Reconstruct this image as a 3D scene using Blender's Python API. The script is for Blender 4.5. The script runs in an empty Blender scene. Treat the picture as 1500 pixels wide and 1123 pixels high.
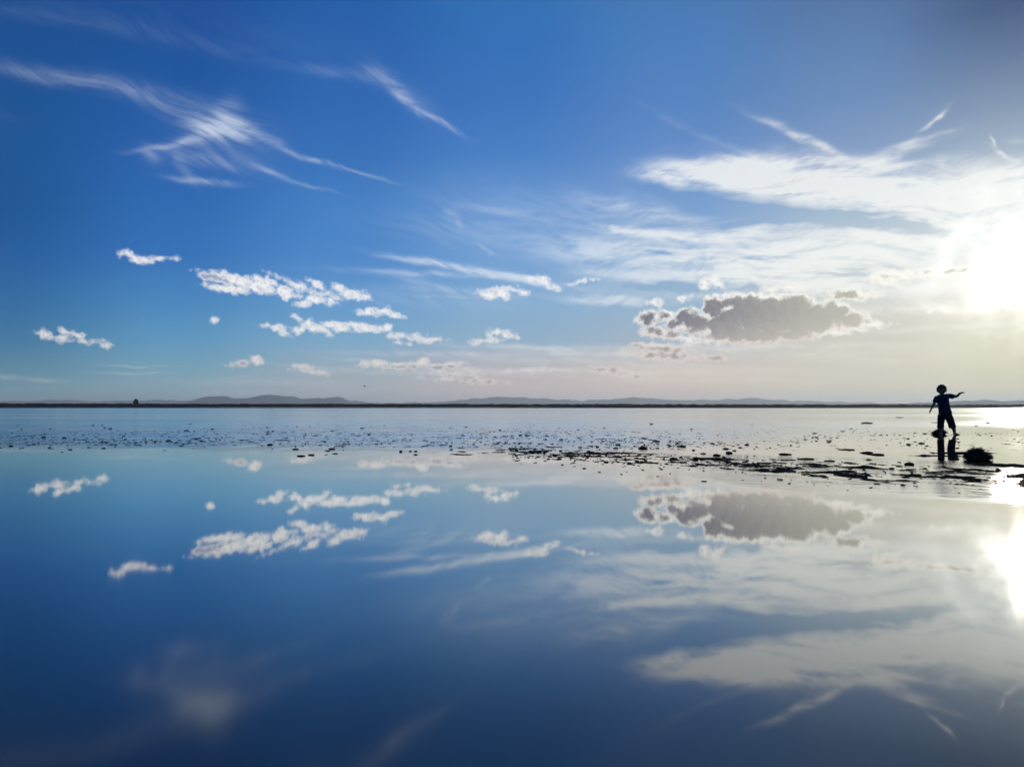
import bpy, bmesh, math, random
import numpy as np
from mathutils import Vector, Matrix, noise as mnoise
R = math.radians
sc = bpy.context.scene
COL = sc.collection
random.seed(7); rng = np.random.default_rng(7)

# ---------------------------------------------------------------- camera
F = 1180.0; W0, H0 = 1500.0, 1123.0; HORIZ = 594.5
CAMH = 0.65
PITCH = math.atan((HORIZ - H0/2)/F)
cd = bpy.data.cameras.new('camera'); cam = bpy.data.objects.new('camera', cd); COL.objects.link(cam)
cd.sensor_width = 36; cd.lens = F/W0*36; cd.clip_start = 0.05; cd.clip_end = 60000
cam.location = (0, 0, CAMH); cam.rotation_euler = (R(90)+PITCH, 0, 0)
sc.camera = cam

def direction(px, py):
    """unit direction (x right, y forward, z up) seen at a photo pixel"""
    x, z, y = (px-W0/2)/F, -(py-H0/2)/F, 1.0
    c, s = math.cos(PITCH), math.sin(PITCH)
    y, z = y*c - z*s, y*s + z*c
    l = math.sqrt(x*x+y*y+z*z); return x/l, y/l, z/l
def azel(px, py):
    x, y, z = direction(px, py)
    return math.degrees(math.atan2(x, y)), math.degrees(math.asin(z))
SUN_AZ, SUN_EL = azel(1487, 393)

def lin(c):
    return tuple(((v/255)/12.92 if v/255 <= .04045 else ((v/255+.055)/1.055)**2.4) for v in c)

# ---------------------------------------------------------------- node helper
class NT:
    def __init__(s, tree): s.t = tree; s.n = tree.nodes; s.l = tree.links
    def node(s, typ, **kw):
        n = s.n.new(typ)
        for k, v in kw.items(): setattr(n, k, v)
        return n
    def put(s, sock, v):
        if isinstance(v, bpy.types.NodeSocket): s.l.new(v, sock)
        elif v is not None: sock.default_value = v
    def m(s, op, a, b=None, c=None, clamp=False):
        n = s.n.new('ShaderNodeMath'); n.operation = op; n.use_clamp = clamp
        s.put(n.inputs[0], a)
        if b is not None: s.put(n.inputs[1], b)
        if c is not None: s.put(n.inputs[2], c)
        return n.outputs[0]
    def v(s, op, a, b=None, c=None, out=0):
        n = s.n.new('ShaderNodeVectorMath'); n.operation = op
        s.put(n.inputs[0], a)
        if b is not None: s.put(n.inputs[1], b)
        if c is not None: s.put(n.inputs[2], c)
        return n.outputs[out]
    def length(s, a): return s.v('LENGTH', a, out='Value')
    def dot(s, a, b): return s.v('DOT_PRODUCT', a, b, out='Value')
    def step(s, x, a, b, ta=0., tb=1.):
        n = s.n.new('ShaderNodeMapRange'); n.interpolation_type = 'SMOOTHSTEP'
        s.put(n.inputs[0], x); s.put(n.inputs[1], a); s.put(n.inputs[2], b); s.put(n.inputs[3], ta); s.put(n.inputs[4], tb)
        return n.outputs[0]
    def ramp(s, x, stops, interp='LINEAR'):
        n = s.n.new('ShaderNodeValToRGB'); n.color_ramp.interpolation = interp
        e = n.color_ramp.elements
        st = sorted(stops, key=lambda q: q[0])
        e.remove(e[1]); e[0].position = 0.0; e[0].color = (*st[0][1][:3], 1)
        for p, c in st:
            if p > 1e-4: e.new(min(p, 1.0)).color = (*c[:3], 1)
        s.put(n.inputs[0], x); return n.outputs[0]
    def mix(s, f, a, b, mode='MIX'):
        n = s.n.new('ShaderNodeMix'); n.data_type = 'RGBA'; n.blend_type = mode; n.clamp_factor = True
        s.put(n.inputs[0], f)
        for i, q in ((6, a), (7, b)):
            if isinstance(q, tuple) and len(q) == 3: q = (*q, 1)
            s.put(n.inputs[i], q)
        return n.outputs[2]
    def noise(s, vec, scale, detail=4, rough=.5, dist=0., out=0, dim='3D', lac=2.0):
        n = s.n.new('ShaderNodeTexNoise'); n.noise_dimensions = dim
        s.put(n.inputs['Vector'], vec); n.inputs['Scale'].default_value = scale
        n.inputs['Detail'].default_value = detail; n.inputs['Roughness'].default_value = rough
        n.inputs['Distortion'].default_value = dist; n.inputs['Lacunarity'].default_value = lac
        return n.outputs[out]
    def comb(s, x, y, z=0.):
        n = s.n.new('ShaderNodeCombineXYZ')
        for i, q in enumerate((x, y, z)): s.put(n.inputs[i], q)
        return n.outputs[0]
    def mapping(s, vec, loc, rot, scale, typ='TEXTURE'):
        n = s.n.new('ShaderNodeMapping'); n.vector_type = typ
        s.put(n.inputs[0], vec); n.inputs[1].default_value = loc; n.inputs[2].default_value = rot; n.inputs[3].default_value = scale
        return n.outputs[0]

# ---------------------------------------------------------------- sky
w = bpy.data.worlds.new('World'); sc.world = w; w.use_nodes = True
w.node_tree.nodes.clear(); g = NT(w.node_tree)
tc = g.node('ShaderNodeTexCoord'); D = tc.outputs['Generated']
sx = g.node('ShaderNodeSeparateXYZ'); g.put(sx.inputs[0], D)
DEG = 57.29578
az = g.m('MULTIPLY', g.m('ARCTAN2', sx.outputs[0], sx.outputs[1]), DEG)
el = g.m('MULTIPLY', g.m('ARCSINE', sx.outputs[2]), DEG)
el = g.m('ABSOLUTE', el)
P = g.comb(az, el, 1.0)       # z = 1 lets one dot product turn, shift and scale an ellipse axis

# clear sky: colour against height, one ramp per bearing
ROWS = [592, 570, 545, 500, 450, 375, 300, 225, 150, 75, 0]
CLEAR = {
 0:    [(118,160,174),(110,156,172),(88,140,164),(56,120,162),(40,106,162),(24,90,158),(14,82,148),(18,82,148),(18,80,146),(20,78,146),(22,76,142)],
 250:  [(140,172,184),(136,172,186),(118,166,188),(90,152,194),(68,136,192),(44,112,184),(36,104,178),(30,94,170),(24,88,162),(20,80,154),(20,76,150)],
 500:  [(178,182,190),(174,182,190),(156,176,190),(122,170,204),(96,154,206),(72,134,202),(62,126,196),(48,110,184),(40,102,178),(34,96,172),(30,92,168)],
 750:  [(208,190,188),(206,188,188),(192,184,188),(144,176,202),(130,172,210),(108,158,212),(98,148,208),(70,126,196),(56,114,188),(48,110,184),(44,110,180)],
 1000: [(214,192,182),(216,196,184),(216,202,190),(166,182,196),(150,180,206),(138,174,212),(118,158,208),(96,140,200),(82,130,192),(74,126,188),(68,120,180)],
 1250: [(212,202,180),(212,204,182),(214,206,190),(208,204,192),(206,206,200),(194,208,216),(158,182,206),(128,156,196),(106,140,186),(94,130,178),(84,116,164)],
 1500: [(218,208,168),(216,208,174),(216,212,182),(222,218,194),(228,226,208),(222,226,220),(194,206,212),(160,178,196),(126,148,176),(96,120,154),(66,90,130)],
}
ELMAX = 40.0; SAT = 0
cols = []
for px, cs in CLEAR.items():
    stops = [(azel(px, y)[1]/ELMAX, lin((max(c[0]-SAT*(1-px/1500)*min(1, (595-y)/220), 4), c[1], c[2]))) for y, c in zip(ROWS, cs)]
    stops.append((1.0, tuple(q*.75 for q in lin(cs[-1]))))
    cols.append((azel(px, HORIZ)[0], g.ramp(g.m('DIVIDE', el, ELMAX), stops)))
cols += [(62.0, cols[5][1]), (115.0, cols[2][1]), (160.0, cols[0][1])]     # round the rest of the horizon
base = cols[0][1]
for (a0, _), (a1, c1) in zip(cols, cols[1:]):
    base = g.mix(g.step(az, a0, a1), base, c1)


# domain warp shared by the clouds
wn = g.noise(P, .40, 3, .5, out=1, dim='2D')
wv = g.v('SUBTRACT', wn, (.5, .5, .5))
Pc = g.v('MULTIPLY_ADD', wv, (1.0, .55, 0), P)        # soft, for the cirrus
wl = g.v('SUBTRACT', g.noise(P, .13, 1, .4, out=1, dim='2D'), (.5, .5, .5))
Ps = g.v('MULTIPLY_ADD', wl, (3.5, 3.0, 0), P)        # long slow bends for the fibres
st1 = g.noise(g.mapping(Ps, (0,0,0), (0,0,R(-19)), (5.0,.60,1)), 1.2, 5, .58, dim='2D')
st2 = g.noise(g.mapping(Ps, (0,0,0), (0,0,R(-2)), (3.6,.70,1)), 1.0, 6, .58, dim='2D')
fib = g.noise(g.mapping(Ps, (0,0,0), (0,0,R(22)), (1.1,.36,1)), 1.1, 5, .60, dim='2D')
streak = g.mix(g.step(az, -6, 6), st1, st2)
right = g.step(az, 2, 30)
cirCol = g.mix(g.step(az, 0, 16), lin((220,232,246)), lin((252,252,248)))
cirCol = g.mix(g.step(el, 1.0, 8.0), g.mix(g.step(az, -8, 26), lin((226,222,220)), lin((240,232,214))), cirCol)
tex = g.m('ADD', g.step(streak, .30, .68, .34, 1.3), g.m('MULTIPLY', g.step(fib, .30, .70, -.14, .14), g.step(az, -8, 6, .45, 1.0)))

def ell(px, py, rx, ry, rot):
    """ellipse given on the photo (pixels, clockwise degrees) -> bearing / height angles"""
    c, s = math.cos(R(rot)), math.sin(R(rot))
    a, e = azel(px, py)
    a1, e1 = azel(px+rx*c, py+rx*s); a2, e2 = azel(px-ry*s, py+ry*c)
    l = math.hypot(a1-a, e1-e); h = math.hypot(a2-a, e2-e)
    t = math.atan2(e1-e, a1-a); ct, st = math.cos(t), math.sin(t)
    A = (ct/l, st/l, -(a*ct+e*st)/l); B = (-st/h, ct/h, -(-a*st+e*ct)/h)
    bx = math.hypot(l*ct, h*st), math.hypot(l*st, h*ct)
    return A, B, h, (a, e, bx[0], bx[1])
def pick(lst, reg, k, mx, my):
    """the ellipses that can reach a region of the sky"""
    out = []
    for q in lst:
        a, e, bx, by = ell(*q[:5])[3]
        if a+bx*k+mx > reg[0] and a-bx*k-mx < reg[1] and e+by*k+my > reg[2] and e-by*k-my < reg[3]: out.append(q)
    return out

# --- cirrus strokes: x, y, half length, half width, tilt, strength
CIRRUS = [
 (60,108,110,11,7,.10),(150,126,110,10,10,.14),(250,156,66,12,22,.14),(322,188,30,14,10,.62),(330,190,58,26,14,.20),(330,162,22,14,-40,.16),(350,182,36,9,30,.24),
 (248,212,44,4,-11,.34),(290,204,40,8,-12,.26),(390,204,34,5,24,.30),(430,224,50,3,21,.34),(505,247,60,2.2,16,.26),(218,228,14,9,50,.18),
 (298,266,42,4.5,5,.36),(272,246,24,8,60,.14),(335,240,60,8,14,.12),(400,254,26,3,26,.32),(440,268,44,2.5,16,.22),(300,232,70,18,5,.08),
 (578,130,30,9,40,.28),(602,152,32,5,34,.44),(640,176,40,3,30,.30),(500,106,50,8,6,.10),(550,112,26,10,20,.12),(600,140,40,14,36,.10),
 (50,22,120,10,8,.035),(210,48,130,12,14,.03),(350,74,110,10,14,.02),(400,60,200,30,10,.015),
 (664,312,10,11,55,.10),(672,328,7,4,70,.14),(708,362,16,2,26,.26),(718,370,3,4,60,.14),(745,312,70,6,9,.10),
 (640,384,60,4,8,.34),(690,395,80,4,9,.44),(640,402,110,4,2,.26),(770,410,70,5,9,.44),(690,428,100,5,3,.14),(620,415,50,5,15,.12),(740,404,60,4,12,.3),(660,436,60,2,3,.12),
 (860,365,60,14,-5,.18),(885,375,70,10,8,.22),(884,442,42,4.5,2,.72),(905,437,30,3,3,.4),
 (790,509,110,3.5,1,.42),(680,518,140,3.5,0,.26),(900,518,110,6,0,.5),(840,530,200,5,2,.25),(560,530,60,2.5,4,.26),(620,545,150,4,0,.2),(470,538,60,2.5,4,.15),(380,560,100,4,0,.12),
 (968,256,30,6,7,.75),(1030,255,60,12,2,1.1),(1110,258,90,21,2,1.1),(1190,272,100,20,6,1.05),(1270,280,120,22,4,1.0),(1400,278,130,26,-3,1.0),(1480,262,70,16,-8,.8),
 (1080,238,90,6,-2,.5),(1195,210,60,5,25,.34),(1145,190,50,4,23,.22),(1220,235,50,10,10,.5),(1010,190,60,5,25,.05),
 (1310,222,50,4,-16,.42),(1345,205,38,3,-16,.38),(1290,236,50,4,-18,.4),(1366,176,20,2.5,-48,.44),(1378,163,12,4,-50,.2),(1310,242,80,7,-4,.45),
 (1454,208,9,2.5,70,.34),(1468,226,18,3.5,32,.32),(1493,206,14,4,-10,.16),
 (900,320,180,30,5,.12),(770,352,150,22,6,.12),(960,430,120,16,2,.14),(620,440,160,14,3,.07),
 (905,300,50,8,8,.14),(960,313,80,7,10,.16),
 (905,335,22,4,8,.66),(945,341,50,6,8,.66),(1030,348,90,8,2,.52),(1100,340,90,6,-6,.40),(1160,326,60,4,-4,.3),(1210,372,150,24,0,.7),(1400,296,110,22,0,.6),(1300,425,160,16,0,.45),(1180,385,200,22,0,.5),(1300,345,120,20,0,.5),
 (1010,385,130,14,2,.42),(1100,405,150,10,0,.5),(930,405,70,8,5,.26),(1230,418,150,12,0,.55),(1400,330,120,22,-8,.6),(960,365,120,8,4,.3),(880,400,60,6,3,.18),
 (208,537,52,1.5,1,.22),(200,547,45,1.3,1,.26),(64,557,24,3,4,.22),(14,552,14,3,8,.28),(350,552,20,2,-5,.10),(320,575,60,5,0,.10),
 (1660,300,120,20,4,.7),(1780,360,160,24,-3,.6),(1920,250,150,14,10,.4),(1700,440,110,8,0,.4),(-160,150,110,12,8,.14),(-260,380,120,8,4,.3),
 (1330,452,120,8,-3,.5),(1250,520,160,10,0,.25),(1030,556,240,6,1,.2),(1400,480,120,5,-4,.3),(1120,508,160,5,-1,.35),(900,545,200,4,0,.25),
]
GAPS = [(1050,299,60,6,12,.8),(1100,309,60,6,4,.75),(1175,316,70,5,3,.5),(1330,325,80,7,0,.35),(1218,400,58,2.2,0,.7),(1160,400,18,2,0,.35),(945,470,30,10,0,.3),(1270,455,60,8,0,.15),(1290,312,80,3,2,.4),(1230,322,90,6,4,.9),(1120,327,50,4,-6,.4),(1380,340,60,5,0,.5),(990,372,60,4,4,.3),(1100,378,50,3,-3,.3),(1130,425,60,4,0,.3),(1270,392,60,3,0,.3),(985,420,50,6,0,.3)]
# --- cumulus: x, y, rx, ry, tilt
CUM = [
 (-70,430,26,8,4),(-110,436,20,6,0),(-100,505,20,5,0),(-180,500,16,4,5),(1680,500,30,6,0),(1730,496,24,7,0),
 (193,375,13,4.5,20),(208,380,16,4.5,8),(232,379,13,2,-3),(291,396,4,2,0),
 (326,407,24,7,8),(345,412,34,9,14),(377,419,26,9,14),(318,421,16,5,8),(345,424,24,5,4),(306,404,13,5,8),(397,413,13,5,24),(378,409,14,5,10),
 (415,427,13,8,25),(422,434,8,6,0),(436,418,26,3.6,24),(460,429,16,3.5,10),(463,439,24,4.6,8),(447,443,12,3.6,-8),(484,441,10,4,10),(467,419,13,4.2,38),(500,425,14,5,30),(515,430,22,6.5,4),(534,433,8,3,24),(495,436,8,3,0),
 (541,457,13,5,-3),(560,455,14,5.5,4),(574,459,11,4,15),(584,461,5,3,0),
 (405,479,13,3.4,5),(417,487,9,5,20),(437,484,9,5.4,-10),(452,474,6,6.5,0),(456,481,11,3.4,20),(437,466,6,2.6,25),(473,484,11,5,22),(490,476,13,4,5),(500,482,13,3.6,8),(520,476,12,3.5,5),(540,481,18,6,5),(558,482,12,5,0),(567,480,7,4.5,0),
 (579,492,10,3.8,0),(586,502,3.5,1.8,0),(596,504,3,1.5,0),
 (612,494,12,4.5,0),(620,496,17,3.8,4),(638,498,10,2.5,4),
 (716,431,14,6,10),(730,428,12,7.5,0),(739,432,8,5.5,0),(733,422,6,3,0),(755,425,8,3,5),(767,428,7,3,15),(778,408,7,3,0),(793,408,8,4,10),(800,414,7,4.5,55),(810,420,9,3.4,10),
 (848,413,7,1.8,-15),(856,411,3,2.4,0),(867,410,3,1.2,0),
 (729,487,13,3.6,0),(744,490,12,3.4,8),(716,491,5,2,0),(706,499,11,3,-5),(720,496,6,2,0),(731,499,6,2.6,0),(755,494,4,1.2,0),
 (534,534,9,4.6,0),(556,533,12,4.6,0),(583,536,14,4.6,0),(606,534,9,5,0),(616,531,10,5.5,0),(640,537,18,4.4,2),(662,536,16,4.4,2),(685,541,12,3.4,5),(662,547,22,2.6,2),(692,550,10,2.2,0),(645,555,13,1.8,2),(742,544,8,2,0),(772,542,12,2,0),(805,541,10,1.6,0),
 (374,527,9,4.8,0),(378,531,6,4,0),(355,531,11,3,-6),(447,539,11,3.6,10),(456,544,13,2.4,6),(468,545,9,2.6,5),
 (66,489,13,3.6,6),(80,494,12,4.2,8),(95,486,8,3.6,24),(90,495,8,2.4,0),(114,491,9,3.4,15),(121,499,12,2.2,5),(150,504,7,3.2,8),(314,469,4,1.8,0),
 (1034,413,9,7,-30),(1045,410,9,6,0),(1052,417,8,5,20),(1030,420,6,5,0),(961,443,12,3.6,0),(1000,437,7,4,0),(1160,422,18,5,0),(1130,424,14,3,0),(1272,430,22,5,2),(1100,434,60,4,0),(1290,410,20,6,10),(1320,404,34,6,-3),(1300,401,16,5,0),(1255,470,26,9,10),(1235,484,44,5,-8),(1280,476,20,5,0),(1380,453,18,3,0),
 (968,506,32,3,0),(1020,498,40,4,4),(985,458,10,3,-10),
]
DARK = [
 (950,466,16,9,-12),(968,463,14,6,-8),(1006,464,18,10,-12),(1020,474,24,13,0),(990,474,14,8,0),(962,487,17,6,6),(980,489,12,5,8),(1046,450,16,16,0),(1062,478,30,20,0),(1092,446,40,14,2),(1120,470,50,20,0),(1130,448,30,13,0),(1165,450,40,16,6),(1190,470,44,18,-4),(1222,455,22,14,8),(1104,490,78,12,-1),(1140,466,40,12,0),(1085,462,34,16,0),(1120,462,60,22,0),(1060,474,26,16,0),(1160,474,44,16,0),(1190,458,36,14,4),(1170,485,44,11,-10),(1234,430,18,6,-4),(1250,433,16,6,10),
 (968,510,28,3.6,3),(962,521,22,4,6),(990,524,24,4,0),(1048,523,10,1.8,0),(892,542,13,3,5),(916,548,10,1.8,8),(1380,398,24,2.4,-3),(1405,397,14,2,-6),(1300,404,12,2,0),(1240,468,30,12,0),(1485,443,14,2.6,0),(706,558,12,1.6,3),
]
SHADE = [(303,404,17,5.5,10,1.1),(322,410,14,5,22,.8),(350,419,20,3,12,.5),(708,426,12,3,-4,1.1),(352,533,15,3.4,0,1.),(586,537,60,2.0,2,.8),(645,539,30,3,0,.9),(672,541,20,3,4,.9),(440,540,10,2,0,.6),(530,537,9,2,0,.5),(610,538,14,2,0,.8),
         (462,430,28,1.6,8,.7),(500,430,14,1.6,20,.3),(1315,408,50,3,0,.4),(1272,434,14,3,0,.5),(558,479,7,2.4,0,.45),(76,488,10,2.,10,.6),(110,487,9,1.4,10,.5),(420,424,8,2,20,.3),(960,440,10,2,0,.2)]

def soft(g, lst, vec):
    acc = 0.0
    for (x, y, l, h, r, k) in lst:
        if x < 660 and y < 290: k *= .62 if (x, y) != (322, 188) else 1.0
        A, B, _, _ = ell(x, y, l, h, r)
        e = g.m('POWER', math.exp(-1), quad(g, vec, A, B, .95))
        acc = g.m('MULTIPLY_ADD', e, k, acc)
    return acc
def quad(g, vec, A, B, k=1.):
    A = tuple(q*k for q in A); B = tuple(q*k for q in B)
    u_ = g.dot(vec, A); u2 = g.m('MULTIPLY', u_, u_)
    v_ = g.dot(vec, B); return g.m('MULTIPLY_ADD', v_, v_, u2)
def union(g, lst, vec, k=.035):
    """signed depth in degrees, positive inside"""
    acc = None
    for (x, y, l, h, r) in lst:
        A, B, hh, _ = ell(x, y, l, h, r)
        d = g.m('MULTIPLY_ADD', g.m('SQRT', quad(g, vec, A, B)), -hh, hh)
        acc = d if acc is None else g.m('SMOOTH_MAX', acc, d, k)
    return acc

def patch_sky(name, reg):
    """one region of the sky as a node group: clear air, cirrus, cumulus"""
    t = bpy.data.node_groups.new(name, 'ShaderNodeTree'); g = NT(t)
    for nm, ty in (('base','NodeSocketColor'),('P','NodeSocketVector'),('Pc','NodeSocketVector'),('wv','NodeSocketVector'),('tex','NodeSocketFloat'),('cirCol','NodeSocketColor'),('az','NodeSocketFloat'),('el','NodeSocketFloat')):
        t.interface.new_socket(name=nm, in_out='INPUT', socket_type=ty)
    t.interface.new_socket(name='sky', in_out='OUTPUT', socket_type='NodeSocketColor')
    gi = t.nodes.new('NodeGroupInput').outputs; go = t.nodes.new('NodeGroupOutput').inputs
    sky, P, Pc, wv, tex, cirCol, az, el = [gi[k] for k in range(8)]
    cs = pick(CIRRUS, reg, 2.3, 1.1, .6); gs = pick(GAPS, reg, 2.3, 1.1, .6)
    if cs:
        cir = g.m('MULTIPLY', soft(g, cs, Pc), tex)
        if gs: cir = g.m('SUBTRACT', cir, soft(g, gs, Pc), clamp=True)
        cir = g.m('SUBTRACT', .96, g.m('POWER', math.exp(-1.5), cir))
        sky = g.mix(g.m('MAXIMUM', g.m('ADD', cir, .04), 0.0), sky, cirCol)
    cu = pick(CUM, reg, 1.0, .9, .7); dk_ = pick(DARK, reg, 1.0, .9, .8)
    if cu or dk_:
        wv2 = g.v('SUBTRACT', g.noise(P, 2.2, 5, .55, out=1, dim='2D'), (.5, .5, .5))
        Pk = g.v('MULTIPLY_ADD', wv2, (.42, .30, 0), P)
        Pk = g.v('MULTIPLY_ADD', wv, (.20, .10, 0), Pk)
        lump = g.noise(P, 1.7, 4, .52, dim='2D')
        lump2 = g.noise(g.v('ADD', P, (.20, .10, 0)), 1.7, 4, .52, dim='2D')      # the same field a step towards the sun
        rough = g.m('MULTIPLY_ADD', lump, .62, -.29)
        relief = g.m('MULTIPLY_ADD', g.m('SUBTRACT', lump, lump2), 2.8, .5, clamp=True)
        low = g.step(el, 1.5, 6.5)
    if cu:
        dc = g.m('ADD', union(g, cu, Pk), rough)
        shd = g.m('MULTIPLY', g.m('SUBTRACT', relief, .45), .75)
        sh_ = pick(SHADE, reg, 2.0, .8, .6)
        if sh_: shd = g.m('ADD', shd, soft(g, sh_, Pk), clamp=True)
        shd = g.m('MULTIPLY', shd, g.step(dc, .0, .22), clamp=True)
        white = g.mix(low, lin((228,220,216)), lin((248,248,249)))
        white = g.mix(g.step(az, 5, 20), white, lin((253,251,243)))
        grey = g.mix(low, lin((156,152,164)), lin((138,152,182)))
        grey = g.mix(g.step(az, 12, 24), grey, lin((200,198,190)))
        sky = g.mix(g.m('MULTIPLY', g.step(dc, -.16, .19), .96), sky, g.mix(g.m('MULTIPLY', shd, .9), white, grey))
    if dk_:
        dk = g.m('ADD', union(g, dk_, Pk, .16), g.m('MULTIPLY', rough, .95))
        core = g.mix(g.step(az, 9.5, 25), lin((100,94,112)), lin((184,180,166)))
        core = g.mix(g.step(el, 3.8, 6.6), g.mix(g.step(az, 8, 23), lin((152,142,148)), lin((198,192,178))), core)
        core = g.mix(g.m('MULTIPLY', relief, .13), core, g.mix(.5, core, lin((250,244,238))))
        rimc = g.mix(g.step(el, 4.0, 6.4), lin((232,218,208)), lin((254,251,244)))
        dcore = g.m('ADD', dk, g.m('MULTIPLY_ADD', lump2, .5, -.30))
        kcol = g.mix(g.step(dcore, -.12, .20), rimc, core)
        sky = g.mix(g.m('MULTIPLY', g.step(dk, -.24, .08), .94), sky, kcol)
    t.links.new(sky, go[0])
    return t

def leaf(reg):
    n = g.node('ShaderNodeGroup'); n.node_tree = patch_sky('sky_patch', reg)
    for k, q in enumerate((base, P, Pc, wv, tex, cirCol, az, el)): g.put(n.inputs[k], q)
    b = g.node('ShaderNodeBackground'); g.put(b.inputs[0], n.outputs[0]); b.inputs[1].default_value = 1.0
    return b.outputs[0]
CA = [-99, -20, -11, -3.5, 4, 12, 20, 99]; CE = [-99, 5.6, 8.6, 12.4, 99]
def tree(i0, i1, j0, j1):
    if i1-i0 == 1 and j1-j0 == 1: return leaf((CA[i0], CA[i1], CE[j0], CE[j1]))
    if i1-i0 > 1:
        k = (i0+i1)//2; a_, b_, f_ = tree(i0, k, j0, j1), tree(k, i1, j0, j1), g.m('GREATER_THAN', az, CA[k])
    else:
        k = (j0+j1)//2; a_, b_, f_ = tree(i0, i1, j0, k), tree(i0, i1, k, j1), g.m('GREATER_THAN', el, CE[k])
    mx = g.node('ShaderNodeMixShader'); g.put(mx.inputs[0], f_); g.put(mx.inputs[1], a_); g.put(mx.inputs[2], b_); return mx.outputs[0]
skysh = tree(0, len(CA)-1, 0, len(CE)-1)

# --- broad glow of the low sun behind the thin cloud
S = (math.sin(R(SUN_AZ))*math.cos(R(SUN_EL)), math.cos(R(SUN_AZ))*math.cos(R(SUN_EL)), math.sin(R(SUN_EL)))
th = g.m('MULTIPLY', g.m('ARCCOSINE', g.m('MINIMUM', g.dot(D, S), 1.0)), DEG)
tw = g.m('ADD', th, g.m('MULTIPLY', g.m('SUBTRACT', streak, .5), 2.2))
tw = g.m('ADD', tw, g.m('MULTIPLY', g.dot(wv, (1,1,0)), 4.0))
def gau(t, s_, k): return g.m('MULTIPLY', g.m('POWER', math.exp(-1), g.m('MULTIPLY', g.m('MULTIPLY', t, t), 1/(s_*s_))), k)
glow = g.m('ADD', gau(tw, 1.9, .9), gau(tw, 3.5, .30))
glow = g.m('ADD', glow, gau(th, 9.0, .05))
gc = g.node('ShaderNodeCombineColor')
g.put(gc.inputs[0], glow); g.put(gc.inputs[1], g.m('MULTIPLY', glow, .985)); g.put(gc.inputs[2], g.m('MULTIPLY', glow, .92))

nish = g.node('ShaderNodeTexSky'); nish.sky_type = 'NISHITA'; nish.sun_disc = False
nish.sun_elevation = R(SUN_EL); nish.sun_rotation = R(SUN_AZ); nish.air_density = 1.0; nish.dust_density = .6; nish.ozone_density = 2.0
nsky = g.v('SCALE', nish.outputs[0]); g.n[-1].inputs['Scale'].default_value = .08
gsum = g.v('MULTIPLY_ADD', nsky, (.009,.009,.009), gc.outputs[0])
bg = g.node('ShaderNodeBackground'); g.put(bg.inputs[0], gsum); bg.inputs[1].default_value = 1.0
ad = g.node('ShaderNodeAddShader'); g.put(ad.inputs[0], skysh); g.put(ad.inputs[1], bg.outputs[0])
wo = g.node('ShaderNodeOutputWorld'); g.put(wo.inputs[0], ad.outputs[0])
w.cycles.sampling_method = 'MANUAL'; w.cycles.sample_map_resolution = 512

sl = bpy.data.lights.new('sun', 'SUN'); sl.energy = 2.0; sl.angle = R(.5); sl.color = (1, .93, .8)
so = bpy.data.objects.new('sun', sl); COL.objects.link(so)
so.rotation_euler = Vector(S).to_track_quat('Z', 'Y').to_euler()
so.location = (30, 40, 30)

# ---------------------------------------------------------------- materials
def mat(name, col, rough=.7, spec=.3, var=.0, scale=5., bump=0., metallic=0.):
    m = bpy.data.materials.new(name); m.use_nodes = True; h = NT(m.node_tree)
    b = m.node_tree.nodes['Principled BSDF']
    b.inputs['Roughness'].default_value = rough; b.inputs['Specular IOR Level'].default_value = spec
    tcn = h.node('ShaderNodeTexCoord')
    n = h.noise(tcn.outputs['Object'], scale, 5, .6)
    c0 = tuple(q*(1-var) for q in col); c1 = tuple(min(1, q*(1+var)) for q in col)
    h.put(b.inputs['Base Color'], h.mix(h.step(n, .3, .7), c0, c1))
    if bump:
        bn = h.node('ShaderNodeBump'); bn.inputs['Strength'].default_value = .6; bn.inputs['Distance'].default_value = bump
        h.put(bn.inputs['Height'], h.noise(tcn.outputs['Object'], scale*3, 5, .6)); h.put(b.inputs['Normal'], bn.outputs[0])
    return m
M_sand = mat('wet_sand', (.034,.029,.024), 1.0, 0., .4, 3., .004)
M_mud = mat('mud', (.030,.026,.022), .95, .03, .4, 20., .003)
M_weed = mat('seaweed', (.030,.026,.016), .55, .35, .5, 12.)
M_skin = mat('skin', (.25,.13,.085), .55, .3, .12, 9.)
M_shirt = mat('shirt_cotton', (.028,.038,.072), .85, .1, .15, 30.)
M_print = mat('shirt_print', (.16,.20,.32), .8, .1, .2, 60.)
M_short = mat('shorts_cotton', (.018,.018,.024), .85, .1, .2, 30.)
M_hair = mat('hair', (.02,.013,.009), .6, .3, .3, 60.)
M_eye = mat('eye', (.02,.015,.012), .2, .5)
M_wood = mat('driftwood', (.05,.038,.028), .8, .15, .4, 12., .003)
M_leaf = mat('far_foliage', (.030,.038,.022), .9, .05, .4, .8)
M_bark = mat('bark', (.05,.04,.03), .9, .05, .3, 4.)
M_bank = mat('shore_scrub', (.011,.010,.012), .95, .02, .5, .15)
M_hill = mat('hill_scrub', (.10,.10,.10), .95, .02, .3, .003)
M_bird = mat('feathers', (.03,.03,.03), .8, .1, .1, 30.)

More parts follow.
